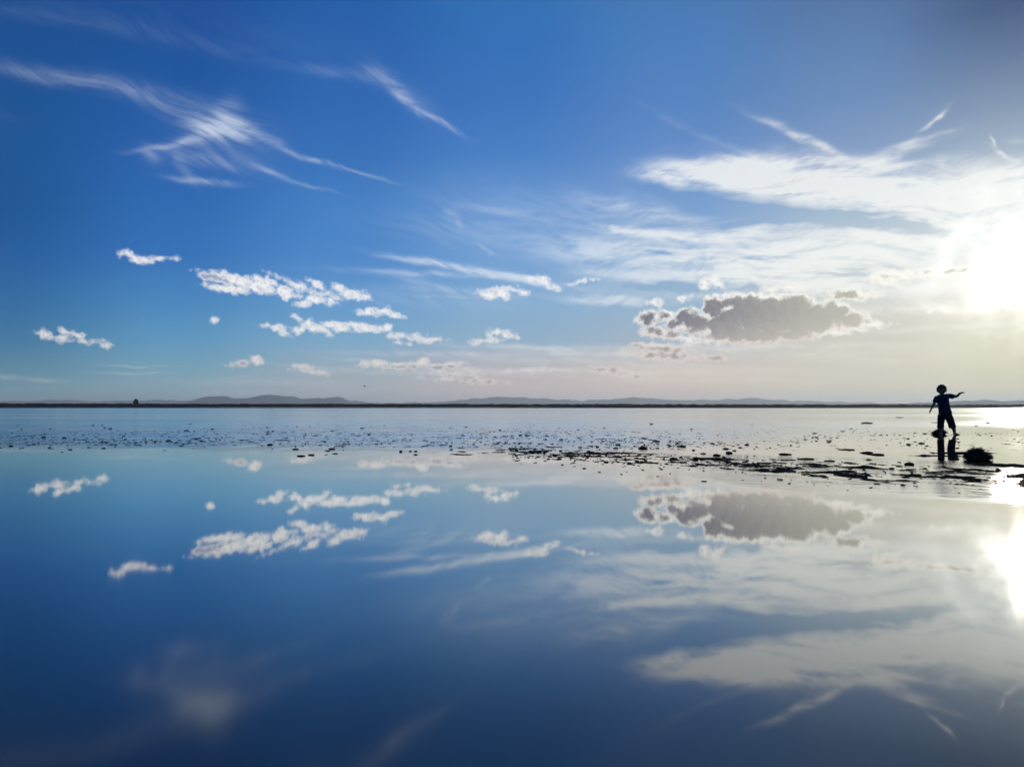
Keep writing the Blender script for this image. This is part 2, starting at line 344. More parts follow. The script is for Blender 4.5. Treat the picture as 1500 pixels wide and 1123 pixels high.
# water: mirror film close by, wrinkled by small wind ripples farther out
mw = bpy.data.materials.new('water'); mw.use_nodes = True; mw.node_tree.nodes.clear(); h = NT(mw.node_tree)
geo = h.node('ShaderNodeNewGeometry'); pos = geo.outputs['Position']
sp = h.node('ShaderNodeSeparateXYZ'); h.put(sp.inputs[0], pos)
X, Y = sp.outputs[0], sp.outputs[1]
edge = h.m('ADD', h.m('SUBTRACT', Y, h.m('MAXIMUM', h.m('MULTIPLY_ADD', X, 1.0, -1.5), 0.0)), h.m('MULTIPLY', h.m('SUBTRACT', h.noise(pos, .35, 4, .6), .5), 2.2))
far = h.step(edge, 9.4, 15.0)
rip = h.noise(h.v('MULTIPLY', pos, (1.0, 1.6, 1)), 9., 5, .62)
rip2 = h.noise(h.v('MULTIPLY', pos, (.35, 1.0, 1)), 1.6, 5, .6)
sB = h.m('ADD', h.m('SUBTRACT', Y, 10.5), h.m('MULTIPLY', X, .92))
wig = h.m('ADD', sB, h.m('MULTIPLY_ADD', rip2, 1.6, -.8))
nearR = h.m('MULTIPLY', h.m('MULTIPLY', h.step(wig, -3.0, -1.6), h.step(wig, 2.0, 5.5, 1., 0.)), h.step(X, .6, 3.6))
mott = h.step(h.noise(h.v('MULTIPLY', pos, (1.1, .75, 1)), 1.0, 4, .65), .40, .60, .35, 1.7)
hgt = h.m('MULTIPLY', h.m('MULTIPLY', h.m('MULTIPLY_ADD', rip2, 2.0, rip), mott), h.m('MAXIMUM', h.m('MULTIPLY', far, h.m('MULTIPLY_ADD', h.m('MULTIPLY', h.step(edge, 11, 14), h.step(Y, 20, 34, 1., 0.)), 1.4, 1.0)), nearR))
bp = h.node('ShaderNodeBump'); bp.inputs['Strength'].default_value = 1.0; bp.inputs['Distance'].default_value = .0032
h.put(bp.inputs['Height'], hgt)
patch = h.noise(h.v('MULTIPLY', pos, (.012, .05, 1)), 1., 4, .6)
matt = h.m('MULTIPLY', h.step(Y, 1.3, 3.2, .06, 0.), h.step(X, -.5, .5, 1., 0.))      # thinner film, more silt
rgh = h.m('ADD', matt, h.m('MULTIPLY_ADD', far, h.step(patch, .35, .65, .03, .15), .022))
gl = h.node('ShaderNodeBsdfGlossy'); gl.inputs['Color'].default_value = (1.,1.,.965,1); h.put(gl.inputs['Roughness'], rgh); h.put(gl.inputs['Normal'], bp.outputs[0])
df = h.node('ShaderNodeBsdfDiffuse'); df.inputs['Color'].default_value = (.026,.028,.030,1)
lw = h.node('ShaderNodeLayerWeight')          # facing = 1 - sin(grazing angle)
fr = h.ramp(lw.outputs['Facing'], [(q, (r_,)*3) for q, r_ in ((0,.05),(.4,.08),(.53,.11),(.577,.14),(.658,.22),(.741,.38),(.826,.60),(.913,.82),(.96,.93),(1,1.))])
ms = h.node('ShaderNodeMixShader'); h.put(ms.inputs[0], fr); h.put(ms.inputs[1], df.outputs[0]); h.put(ms.inputs[2], gl.outputs[0])
ou = h.node('ShaderNodeOutputMaterial'); h.put(ou.inputs[0], ms.outputs[0])
M_water = mw

# ---------------------------------------------------------------- mesh helpers
def link(name, me, m, parent=None, smooth=True):
    o = bpy.data.objects.new(name, me); COL.objects.link(o)
    if m and not me.materials: me.materials.append(m)
    if smooth: me.polygons.foreach_set('use_smooth', [True]*len(me.polygons))
    if parent: o.parent = parent
    return o
def tag(o, label=None, cat=None, group=None, kind=None):
    if label: o['label'] = label
    if cat: o['category'] = cat
    if group: o['group'] = group
    if kind: o['kind'] = kind
    return o
def empty(name, loc=(0,0,0), rz=0.):
    o = bpy.data.objects.new(name, None); COL.objects.link(o); o.location = loc; o.rotation_euler = (0,0,rz); o.empty_display_size = .1
    return o
def grid_mesh(name, X, Y, Z):
    nr, nc = X.shape
    co = np.stack([X, Y, Z], -1).reshape(-1, 3).astype(np.float32)
    i = np.arange(nr*nc).reshape(nr, nc)
    q = np.stack([i[:-1,:-1], i[:-1,1:], i[1:,1:], i[1:,:-1]], -1).reshape(-1, 4)
    me = bpy.data.meshes.new(name)
    me.vertices.add(len(co)); me.vertices.foreach_set('co', co.ravel())
    me.loops.add(q.size); me.loops.foreach_set('vertex_index', q.ravel().astype(np.int32))
    me.polygons.add(len(q)); me.polygons.foreach_set('loop_start', np.arange(0, q.size, 4, dtype=np.int32))
    me.update(calc_edges=True); me.validate()
    return me
def mesh_from(name, verts, faces):
    me = bpy.data.meshes.new(name); me.from_pydata(verts, [], faces); me.update(); return me
def sstep(x, a, b):
    t = np.clip((x-a)/(b-a), 0, 1); return t*t*(3-2*t)
_perm = rng.random((256, 256)).astype(np.float32)
def vnoise(x, y):
    xi, yi = np.floor(x).astype(int), np.floor(y).astype(int); fx, fy = x-xi, y-yi
    fx = fx*fx*(3-2*fx); fy = fy*fy*(3-2*fy)
    p = lambda a, b: _perm[a & 255, b & 255]
    return (p(xi,yi)*(1-fx)+p(xi+1,yi)*fx)*(1-fy) + (p(xi,yi+1)*(1-fx)+p(xi+1,yi+1)*fx)*fy
def fbm(x, y, o=5, k=.5):
    s = 0; a = 1; t = 0
    for i in range(o):
        s = s + a*vnoise(x*2**i+17.3*i, y*2**i+5.1*i); t += a; a *= k
    return s/t

def water_z(x, y):
    """thin film on sand that falls very gently away and to the right, level from about 16 m on"""
    near = .0112*(11.0-y) - .0082*x
    k = 1 - sstep(y, 10.0, 18.0)
    return np.clip(near, -.3, .3)*k
def wz(x, y): return float(water_z(np.float64(x), np.float64(y)))

def ground_at(px, py):
    """where the line of sight through a photo pixel meets the water"""
    dx, dy, dz = direction(px, py); t = CAMH/-dz
    for _ in range(6):
        t = (CAMH-wz(dx*t, dy*t))/-dz
    return dx*t, dy*t
def tube(bm, pts, rad, seg=8, cap=True):
    rings = []
    for i, p in enumerate(pts):
        p = Vector(p); a = Vector(pts[max(i-1,0)]); b = Vector(pts[min(i+1,len(pts)-1)])
        t = (b-a).normalized(); n = t.orthogonal().normalized(); bn = t.cross(n)
        r = rad[i] if isinstance(rad[i], (tuple, list)) else (rad[i], rad[i])
        rings.append([bm.verts.new(p+n*math.cos(6.2832*k/seg)*r[0]+bn*math.sin(6.2832*k/seg)*r[1]) for k in range(seg)])
    for A, B in zip(rings, rings[1:]):
        for k in range(seg): bm.faces.new((A[k], A[(k+1)%seg], B[(k+1)%seg], B[k]))
    if cap: bm.faces.new(rings[0][::-1]); bm.faces.new(rings[-1])
def bobj(name, bm, m, parent=None, smooth=True):
    bmesh.ops.recalc_face_normals(bm, faces=bm.faces)
    me = bpy.data.meshes.new(name); bm.to_mesh(me); bm.free(); return link(name, me, m, parent, smooth)
# ---------------------------------------------------------------- the child
ch = empty('person', (0,0,0)); tag(ch, 'small child in blue T-shirt and dark shorts standing barefoot, one arm stretched out', 'person')
cx_, cy_ = ground_at(1386.5, 636.3); ch.location = (cx_, cy_, 0.0); ch.rotation_euler = (0, 0, -math.atan2(cx_, cy_)*.9); ch.scale = (1.09, 1.1, 1.0)
def ball(bm, c, r, seg=16):
    m_ = Matrix.Translation(c) @ Matrix.Diagonal((*r, 1))
    bmesh.ops.create_uvsphere(bm, u_segments=seg, v_segments=seg//2+2, radius=1, matrix=m_)
HC = Vector((-.078, -.01, 1.025))
bm = bmesh.new()
ball(bm, HC, (.083,.097,.108), 24)                                           # skull
ball(bm, HC+Vector((0,-.020,-.055)), (.060,.066,.062), 20)                   # jaw
ball(bm, HC+Vector((0,-.090,-.030)), (.013,.018,.016), 12)                   # nose
ball(bm, HC+Vector((0,-.080,-.066)), (.024,.012,.008), 12)                   # lips
for s in (-1, 1):
    ball(bm, HC+Vector((s*.083,.008,-.022)), (.012,.020,.026), 12)           # ears
    ball(bm, HC+Vector((s*.040,-.062,-.035)), (.026,.026,.026), 12)          # cheeks
tube(bm, [HC+Vector((0,.01,-.07)), (-.068,0,.915), (-.062,0,.87)], [.042,.040,.055], 14)
tube(bm, [(-.062,0,.90),(-.062,0,.87),(-.055,0,.80),(-.045,0,.68),(-.035,0,.58),(-.03,0,.50),(-.03,0,.42)], [(.05,.06),(.075,.12),(.08,.125),(.078,.115),(.078,.11),(.08,.115),(.07,.10)], 20)
def arm(pts, rad, hand_dir, palm_n, thumb_side, curl):
    tube(bm, pts, rad, 12)
    wv_ = Vector(pts[-1]); hd = Vector(hand_dir).normalized(); pn = Vector(palm_n).normalized(); sd = hd.cross(pn).normalized()
    tube(bm, [wv_-hd*.01, wv_+hd*.02, wv_+hd*.055], [(.015,.015),(.013,.023),(.012,.024)], 12)
    for i, (L, o) in enumerate(((.040,-1.5),(.046,-.5),(.043,.5),(.034,1.5))):
        b0 = wv_+hd*.05+sd*o*.0115; spread = sd*o*.10
        d1 = (hd+spread).normalized(); d2 = (d1+pn*curl).normalized(); d3 = (d1+pn*curl*2.2).normalized()
        p1 = b0+d1*L*.45; p2 = p1+d2*L*.32; p3 = p2+d3*L*.28
        tube(bm, [b0-d1*.012, b0, p1, p2, p3], [.0072,.0072,.0066,.006,.0045], 8)
    ts = sd*thumb_side; b0 = wv_+hd*.018+ts*.016; d1 = (hd*.55+ts+pn*.25).normalized()
    tube(bm, [b0-ts*.01, b0+d1*.018, b0+d1*.030+hd*.008, b0+d1*.036+hd*.020], [.009,.0085,.0075,.005], 8)
arm([(-.145,0,.865),(-.185,.0,.80),(-.225,-.01,.70),(-.262,-.03,.615),(-.285,-.04,.565)], [.038,.034,.026,.022,.0165], (-.35,-.12,-.9), (.9,0,-.3), -1, .25)
arm([(.02,0,.872),(.085,-.005,.868),(.165,-.02,.868),(.200,-.03,.874),(.240,-.05,.920),(.256,-.055,.940)], [.046,.042,.037,.034,.029,.023], (.90,-.15,.22), (.1,-.2,-.9), -1, .45)
def leg(pts, rad, foot):
    tube(bm, pts, rad, 16)
    a = Vector(pts[-1]); f = Vector(foot).normalized(); s = Vector((f.y,-f.x,0))
    tube(bm, [a-f*.030+Vector((0,0,-.025)), a+Vector((0,0,-.018)), a+f*.05+Vector((0,0,-.028)), a+f*.105+Vector((0,0,-.036)), a+f*.13+Vector((0,0,-.040))],
         [(.026,.026),(.033,.028),(.022,.033),(.015,.037),(.008,.028)], 14)
    for i in range(5):
        o = (i-2)*.0145; L = (.028,.024,.022,.019,.016)[i if s.x*a.x < 0 else 4-i]
        b0 = a+f*.105+s*o+Vector((0,0,-.040)); tube(bm, [b0-f*.01, b0+f*L*.6, b0+f*L], [.0085,.008,.005], 8)
leg([(-.085,0,.46),(-.098,-.008,.34),(-.105,-.012,.235),(-.104,.006,.15),(-.100,.008,.05)], [.070,.060,.046,.044,.027], (-.25,-1,0))
leg([(.025,0,.46),(.065,-.02,.34),(.100,-.035,.235),(.128,-.015,.15),(.152,.0,.05)], [.070,.060,.046,.044,.027], (.55,-1,0))
me = bpy.data.meshes.new('body_raw'); bmesh.ops.recalc_face_normals(bm, faces=bm.faces); bm.to_mesh(me); bm.free()
tmp = bpy.data.objects.new('body_raw', me); COL.objects.link(tmp)
rm = tmp.modifiers.new('r', 'REMESH'); rm.mode = 'VOXEL'; rm.voxel_size = .0042
sm = tmp.modifiers.new('s', 'SMOOTH'); sm.factor = .5; sm.iterations = 2
dg = bpy.context.evaluated_depsgraph_get(); dg.update()
bme = bpy.data.meshes.new_from_object(tmp.evaluated_get(dg)); bme.name = 'body'
bpy.data.objects.remove(tmp); bme.materials.clear()
body = link('body', bme, M_skin, ch)
for s in (-1, 1):
    bm = bmesh.new(); ball(bm, HC+Vector((s*.032,-.083,.0)), (.011,.009,.008), 12); bobj('eye', bm, M_eye, ch)
# hair: cap plus short locks
bm = bmesh.new(); bmesh.ops.create_icosphere(bm, subdivisions=4, radius=1)
for v in list(bm.verts):
    c = v.co
    if (c.y < -.25 and c.z < .28-.2*abs(c.x)) or c.z < -.55: v.tag = True
bmesh.ops.delete(bm, geom=[v for v in bm.verts if v.tag], context='VERTS')
for v in bm.verts:
    n = 1+mnoise.noise(v.co*4)*.05+mnoise.noise(v.co*12)*.03
    v.co = HC+Vector((v.co.x*.096*n, v.co.y*.110*n, v.co.z*.119*n))
rr = random.Random(3)
for v in list(bm.verts):
    if rr.random() < .55:
        nrm = (v.co-HC).normalized(); dd = (nrm*.35+Vector((rr.gauss(0,.4), rr.gauss(0,.4), -.9+rr.gauss(0,.3)))).normalized()
        sd = nrm.cross(dd).normalized()*.004; L = rr.uniform(.012,.026); p = v.co-nrm*.002
        a = [bm.verts.new(q) for q in (p-sd, p+sd, p+dd*L+nrm*.003)]; bm.faces.new(a)
bobj('hair', bm, M_hair, ch)
# T-shirt: body tube and two sleeves fused, with a hem
def cloth(name, parts, m, vox=.006, bumpy=.006, cut=None):
    bm = bmesh.new()
    for pts, rad in parts: tube(bm, pts, rad, 28)
    me = bpy.data.meshes.new(name); bmesh.ops.recalc_face_normals(bm, faces=bm.faces); bm.to_mesh(me); bm.free()
    t = bpy.data.objects.new('t', me); COL.objects.link(t)
    r_ = t.modifiers.new('r', 'REMESH'); r_.mode = 'VOXEL'; r_.voxel_size = vox
    s_ = t.modifiers.new('s', 'SMOOTH'); s_.factor = .5; s_.iterations = 4
    dg = bpy.context.evaluated_depsgraph_get(); dg.update()
    out = bpy.data.meshes.new_from_object(t.evaluated_get(dg)); out.name = name; bpy.data.objects.remove(t); out.materials.clear()
    co = [v.co.copy() for v in out.vertices]; no = [v.vector.copy() for v in out.vertex_normals]
    flat = [q for c, n in zip(co, no) for q in c+n*(mnoise.noise(Vector((c.x*22, c.y*16, c.z*7)))*bumpy)]
    out.vertices.foreach_set('co', flat); out.update()
    return link(name, out, m, ch)
# tube() radii are (first, second) = (front-back, side) for upright tubes
shirt = cloth('t_shirt', [
  ([(-.064,0,.915),(-.062,0,.895),(-.06,0,.86),(-.054,0,.78),(-.046,0,.68),(-.032,0,.58),(-.018,0,.50),(-.012,0,.455)],
   [(.055,.055),(.068,.085),(.086,.125),(.092,.130),(.092,.126),(.098,.130),(.104,.140),(.106,.144)]),
  ([(-.115,0,.880),(-.165,0,.845),(-.198,-.004,.770),(-.208,-.006,.735)], [.050,.052,.050,.050]),
  ([(-.02,0,.868),(.045,0,.878),(.105,-.008,.872),(.150,-.015,.862)], [.056,.058,.056,.054])], M_shirt)
for zz, ww in ((.755,.15),(.70,.12),(.655,.14)):
    pass
shorts = cloth('shorts', [
  ([(-.022,0,.50),(-.024,0,.44),(-.024,0,.38)], [(.098,.130),(.102,.136),(.096,.128)]),
  ([(-.085,0,.44),(-.098,-.006,.34),(-.105,-.008,.24),(-.108,.0,.150)], [(.078,.072),(.074,.068),(.070,.064),(.070,.066)]),
  ([(.035,0,.44),(.066,-.016,.34),(.094,-.026,.24),(.114,-.018,.155)], [(.078,.076),(.074,.074),(.070,.070),(.072,.072)])], M_short)

# ---------------------------------------------------------------- ground and water
pxr = np.concatenate([np.arange(1500, 240, -20.), np.arange(240, 130, -2.5), np.arange(130, 30, -.36), np.arange(30, 6, -.5), np.arange(6, .5, -.25), [.4,.3,.2,.12,.06]])
dist = CAMH*F/pxr
u = np.concatenate([np.linspace(-1.6, -.70, 45)[:-1], np.linspace(-.70, .98, 1360), np.linspace(.98, 1.6, 40)[1:]])
U, DI = np.meshgrid(u, dist)
GX, GY = U*DI, DI
def sand_z(x, y):
    wz_ = water_z(x, y)
    # the drained tide line: a diagonal belt of small ridges running from mid frame to the near right
    c = 10.5 - .92*np.clip(x, 0, 9) + .25*np.clip(-x, 0, 9) + (fbm(x*.5+3, y*.5, 3)-.5)*1.2
    s = y - c
    belt = sstep(s, -.5-.55*np.clip(x-1.5, 0, 2.4), .15-.45*np.clip(x-1.5, 0, 2.4))*(1-sstep(s, 1.2, 3.6))
    amt = sstep(x, -2.0, 2.5)
    n = fbm(x*5.2, y*4.4+9, 6, .66); big = fbm(x*.7+40, y*1.1+3, 3)
    fi = fbm(x*11+4, y*8+2, 4, .6)
    belt_h = (n-.62+.085*amt*(.3+.7*belt)+(big-.5)*.20+(fi-.5)*.16)*.050
    z = -.03 + (belt_h+.03)*sstep(belt, 0, .35)*sstep(x, -2.5, -.5)*(1-sstep(x/y, .74, .96))
    # low mottled relief over the whole flat between 12 and 30 m
    m2 = fbm(x*9+7, y*4+1, 4, .62); z2 = (m2-.665-.05*sstep(x, 2, 5))*.045
    fl = sstep(y, 11, 13)*(1-sstep(y, 20, 30))
    z = np.maximum(z, np.where(fl > .01, -.03+(z2+.03)*fl, -.03))
    # a thin spit by the child's feet and another under the near sea-weed
    def spit(z, cx, cy, rx, ry, hh):
        q = ((x-cx)/rx)**2 + ((y-cy)/ry)**2
        e = np.exp(-q*1.5)*(.15+1.7*fbm(x*5, y*7, 4, .6))
        return np.maximum(z, -.03 + (hh+.03)*e)
    z = spit(z, 9.9, 18.75, .75, .28, .012)
    z = spit(z, 5.6, 9.2, .62, .7, .012)
    z = spit(z, 6.7, 12.1, 1.2, .34, .012); z = spit(z, 6.0, 11.3, 1.0, .22, .010); z = spit(z, 7.6, 12.9, .8, .14, .008); z = spit(z, 8.4, 15.2, .35, .06, .006)
    z = spit(z, -.25, 38.0, 1.2, .5, .02)
    z = np.where(y > 490, -.03+(y-490)*.012, z); z = np.minimum(z, .6)
    return wz_ + z
gr = link('wet_sand', grid_mesh('wet_sand', GX, GY, sand_z(GX, GY)), M_sand); tag(gr, kind='structure')
# the ground behind and beside the viewpoint
bk = [(-9000,-9000,-.25),(9000,-9000,-.25),(9000,13000,-.25),(-9000,13000,-.25)]
gb = link('ground', mesh_from('ground', bk, [(0,1,2,3)]), M_sand, smooth=False); tag(gb, kind='structure')
wy = np.concatenate([np.linspace(-30, 0, 5)[:-1], np.linspace(0, 22, 90), np.geomspace(23, 520, 30)])
wxn = np.concatenate([np.linspace(-1, -.12, 14)[:-1], np.linspace(-.12, .12, 41), np.linspace(.12, 1, 14)[1:]])
WX, WY = np.meshgrid(wxn*np.float64(1), wy)
WX = WX*np.where(WY < 30, 120, 120+(WY-30)*2.2)
wt = link('water', grid_mesh('water', WX, WY, water_z(WX, WY)), M_water); tag(wt, kind='structure')

# ---------------------------------------------------------------- far shore, hills
def ridge(name, x0, x1, y, prof, depth, nx, m, rough_, seed, nd=7, base=-1.):
    xs = np.linspace(x0, x1, nx); t = np.linspace(-1, 1, nd)
    XX, TT = np.meshgrid(xs, t)
    hgt = prof(xs)[None, :]
    sh = np.clip(1-np.abs(TT)**1.6, 0, 1)
    nz = fbm(XX/rough_+seed, TT*3+seed, 5, .6)-.5
    Z = base + (hgt-base)*sh*(1+.0*nz) + nz*sh*prof(xs)[None, :]*.25
    YY = y + TT*depth + 0*XX
    return link(name, grid_mesh(name, XX, YY, Z), m, smooth=True)
def px_profile(pts, d, extra=None):
    xs = np.array([(p[0]-750)/F*d for p in pts]); hs = np.array([CAMH+(HORIZ-p[1])/F*d for p in pts])
    def f(x):
        v = np.interp(x, xs, hs)
        return v*(1+.0*x) + (0 if extra is None else extra(x))
    return f
d = 520.
sh = ridge('far_shore', -1100, 1100, d, px_profile([(-400,590.8),(0,590.6),(300,591.2),(520,591.4),(800,591.6),(1100,592),(1300,592.3),(1500,592.6),(1900,592.6)], d,
     lambda x: (fbm(x/2.2, x*0+3, 4, .7)-.5)*.9), 14, 4200, M_bank, 3., 1, nd=9, base=-.6)
tag(sh, kind='structure')
d = 262.
sp_ = ridge('sand_spit', -300, 330, d, px_profile([(-500,596.4),(200,596.4),(430,596.5),(800,596.3),(1300,595.6),(1700,595.2)], d, lambda x: (fbm(x/3., x*0+8, 3)-.5)*.06), 5, 900, M_bank, 3., 4, nd=5, base=-.08)
tag(sp_, kind='structure')

def hills(pts, d, depth, x0, x1, seed):
    pr = px_profile(pts, d)
    def f(x): return np.maximum(pr(x)+(fbm(x/(d*.008)+seed, x*0+seed, 5, .62)-.5)*d*.0034*sstep(pr(x), 0, d*.004), -5)
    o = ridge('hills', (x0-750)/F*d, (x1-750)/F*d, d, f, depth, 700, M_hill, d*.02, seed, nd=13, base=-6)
    tag(o, kind='structure')
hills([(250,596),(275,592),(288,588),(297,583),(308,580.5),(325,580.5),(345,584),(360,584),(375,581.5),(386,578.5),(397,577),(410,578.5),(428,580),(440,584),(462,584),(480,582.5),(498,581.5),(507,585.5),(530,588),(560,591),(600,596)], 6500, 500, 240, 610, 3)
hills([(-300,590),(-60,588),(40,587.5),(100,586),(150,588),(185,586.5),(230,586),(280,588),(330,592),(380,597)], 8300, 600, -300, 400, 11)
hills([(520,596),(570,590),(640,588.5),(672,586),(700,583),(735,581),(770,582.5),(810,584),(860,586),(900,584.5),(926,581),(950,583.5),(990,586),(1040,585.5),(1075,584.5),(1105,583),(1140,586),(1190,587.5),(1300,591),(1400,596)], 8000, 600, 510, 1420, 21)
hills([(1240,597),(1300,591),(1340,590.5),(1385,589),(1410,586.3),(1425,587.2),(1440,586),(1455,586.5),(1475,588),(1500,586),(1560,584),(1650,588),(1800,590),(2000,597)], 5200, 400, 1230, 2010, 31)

# the lone tree on the far shore
def blob_leaves(bm, c, r, n, size, seed, squash=1.):
    rr = random.Random(seed)
    for k in range(n):
        v = Vector((rr.gauss(0,1), rr.gauss(0,1), rr.gauss(0,1))).normalized()*(rr.random()**.45)
        p = Vector(c)+Vector((v.x*r[0], v.y*r[1], v.z*r[2]))
        q = Matrix.Rotation(rr.random()*6.28, 3, Vector((rr.gauss(0,1), rr.gauss(0,1), rr.gauss(0,1))).normalized())
        s = size*(.6+.8*rr.random())
        vs = [bm.verts.new(p+q@Vector(a)*s) for a in ((-1,0,0),(0,-.6,.1),(1,0,0),(0,.6,.1))]
        bm.faces.new(vs)
d = 505.; tx = (199-750)/F*d
tr = empty('tree', (tx, d, .6)); tag(tr, 'lone round-crowned dark tree standing on the far shore at left', 'tree')
bm = bmesh.new(); tube(bm, [(0,0,-.8),(.03,0,.8),(.06,.05,2.0),(0,0,3.4)], [.22,.17,.12,.05])
for a in range(5): tube(bm, [(.03,0,1.1+.25*a),(.6*math.cos(a*1.3),.6*math.sin(a*1.3),2.0+.3*a)], [.08,.03], 6)
bobj('trunk', bm, M_bark, tr)
bm = bmesh.new()
for k, (c, r, n) in enumerate([((0,0,2.3),(1.6,1.5,1.3),1300),((.1,0,3.3),(1.25,1.2,1.1),900),((-.5,0,1.7),(.8,.8,.6),240),((.55,.2,1.7),(.8,.8,.6),240),((0,0,4.1),(.45,.45,.5),120)]):
    blob_leaves(bm, c, r, n, .20, 40+k)
bobj('crown', bm, M_leaf, tr, False)

# a distant bird
d = 120.; x, y, z = direction(534, 566); 
br = empty('bird', (x/y*d, d, CAMH+z/y*d), R(25)); tag(br, 'tiny dark bird flying low above the far hills', 'bird')
bm = bmesh.new(); tube(bm, [(-.17,0,0),(-.1,0,.02),(.04,0,.03),(.14,0,.03),(.19,0,.035),(.23,0,.03)], [.012,.04,.055,.035,.03,.006], 8)
for s in (-1, 1):
    a = [bm.verts.new(q) for q in ((.08,s*.03,.045),(-.04,s*.03,.045),(-.06,s*.2,.12),(.06,s*.18,.13),(-.05,s*.4,.08),(-.09,s*.38,.08))]
    bm.faces.new((a[0],a[1],a[2],a[3])); bm.faces.new((a[3],a[2],a[5],a[4]))
bobj('body', bm, M_bird, br)

# ---------------------------------------------------------------- mud clumps on the flat
def lump_mesh(seed, nu=12, nv=6):
    bm = bmesh.new(); bmesh.ops.create_icosphere(bm, subdivisions=2, radius=1)
    rr = random.Random(seed); off = Vector((rr.random()*50, rr.random()*50, 0))
    for v in bm.verts:
        n = mnoise.noise(v.co*1.4+off)*.45+mnoise.noise(v.co*3.5+off)*.2
        v.co *= 1+n; v.co.z = v.co.z*.8
    me = bpy.data.meshes.new('mud_clump'); bm.to_mesh(me); bm.free(); me.materials.append(M_mud)
    me.polygons.foreach_set('use_smooth', [True]*len(me.polygons))
    return me
LM = [lump_mesh(s) for s in range(7)]
# seen one by one in the photograph: x, y, half width, height (pixels), own label or None
CL = [(16,653,3,2,'dark mud lump alone on the wet flat at the far left edge'),(395,651,4,2.4,'dark lump on the flat directly below the twin-peaked hill'),(433,657.5,5,1.8,None),(441,667.5,6,2,None),(456,666,5,2,None),(486,657,5,2,None),
 (480,660,4,1.5,None),(587,661,2.5,2.2,None),(601,660.5,2.5,1.6,None),(609,660.5,2.5,1.6,None),(609,665.5,3,1.5,None),(660,653,2.5,2,None),(661,658,2.5,1.4,None),(491,664,4,1.3,None),(64,640,3,2,None),(94,641,3,1.6,None),(152,656,3,1.4,None),(130,655,2.5,1.2,None),(103,658,3,1.3,None),
 (822,643.5,3,2,None),(850,655,3,1.8,None),(875,654,3,1.6,None),(905,651,4,2.2,None),(902,656,4,1.8,None),(942,656.5,7,3,'widest dark mud lump at the left end of the dark tide line'),(963,656,3,1.5,None),(991,650,2.5,1.6,None),(998,653.5,7,2.4,'long flat dark lump just above the dark tide line, mid-right'),
 (1016,659,2.5,1.6,None),(1030,664,4,2,None),(1063,657,4,2,None),(1068,663,5,3,None),(1076,659.5,3,1.6,None),(1084,655,2.5,1.6,None),(1094,651,3,2,None),(1050,667,6,3,None),(945,668,3,1.8,None),
 (1332,680,6,4.2,'dark knobbly lump at the left of the near ridges, below the child'),(1402,671.5,3,2.6,'small dark lump just left of the big bushy seaweed heap'),(1462,688,3,4,'small upright dark lump below the big seaweed heap'),(1270,663,8,3,'dark flat lump on the tide line left of the child'),(1285,665.5,10,2.4,None),(1273,673,4,1.6,None),
 (1447,619.5,3.2,2.2,'small dark lump on the bright wet flat right of the child'),(1430,623,2,1.2,None),(1438,620.5,2,1,None),(1193,634.5,3,1.4,None),(1330,642,2,1.4,None),(1372,618.6,7,1.1,None),(1318,611,6,.8,None),(1212,645,2,1,None),
 (1500,696,10,4,'dark wet mound cut by the right edge of the picture'),(1478,692,6,2,None),(1120,678,10,2,None),(1180,672,12,2.5,None),(1215,675,8,2,None),(1150,665,10,2,None),(1240,658,12,1.6,None),
 (1340,695,9,2.2,None),(1390,692,9,2,None),(1420,698,8,2,None)]
GL = 'small dark wet mud clump, one of many scattered over the tidal flat'
def place_clump(x, y, rx, hh, me, label, rz):
    o = bpy.data.objects.new('mud_clump', me); COL.objects.link(o)
    o.location = (x, y, wz(x, y)+hh*.25); o.scale = (rx, rx*.8+hh*.6, hh*.95); o.rotation_euler = (0, 0, rz)
    tag(o, label or GL, 'mud clump', 'mud clumps scattered over the tidal flat'); return o
cnt = 0
for (px, py, hw, hp, lb) in CL:
    x, y = ground_at(px, py+.5); k = y/F
    place_clump(x, y, hw*k, hp*k*.85, LM[cnt % 7], lb, random.uniform(-.4, .4)); cnt += 1
sc_ = []
for k in range(13000):
    py = random.triangular(618, 668, 648); px = random.uniform(-250, 1750)
    dens = fbm(np.float64(px/60.), np.float64(py/5.), 3)
    cx = 1 if px > 500 else .8
    if random.random() > 3.2*(dens-.38)*cx*(.42 if px < 850 else .45 if px < 1000 else .22): continue
    if py > 658 and px < 600 and random.random() < .7: continue
    x, y = ground_at(px, py)
    s = random.lognormvariate(0, .45)
    sc_.append((s*.62*y/F*random.uniform(.8, 2.2), s*.40*y/F, x, y, 0 <= px <= 1500, px, py))
# crumbs sprinkled along the ridged belt at the right
for k in range(1500):
    x = random.uniform(0, 9); c = 10.5-.92*x; y = c+random.gauss(.5, 1.1)
    if y < 3.5: continue
    s = random.lognormvariate(0, .5); sc_.append((s*.9*y/F*random.uniform(1, 2.4), s*.6*y/F, x, y, False, 0, 0))
vis = sorted([q for q in sc_ if q[4]], key=lambda q: -q[0]*q[1]/q[3]**2)
for q in vis[:300-len(CL)]:
    place_clump(q[2], q[3], q[0], q[1], LM[cnt % 7], None, random.uniform(-3, 3)); cnt += 1
rest = vis[300-len(CL):]+[q for q in sc_ if not q[4]]
V0 = []; F0 = []
bm = bmesh.new(); bmesh.ops.create_icosphere(bm, subdivisions=1, radius=1); iv = [v.co.copy() for v in bm.verts]; ifc = [[v.index for v in f.verts] for f in bm.faces]; bm.free()
for q in rest:
    b = len(V0); zc = wz(q[2], q[3])
    for v in iv:
        j = 1+random.uniform(-.3, .3)
        V0.append((q[2]+v.x*q[0]*j, q[3]+v.y*q[0]*j, zc+q[1]*(.2+.8*v.z*j)))
    F0 += [[b+i for i in f] for f in ifc]
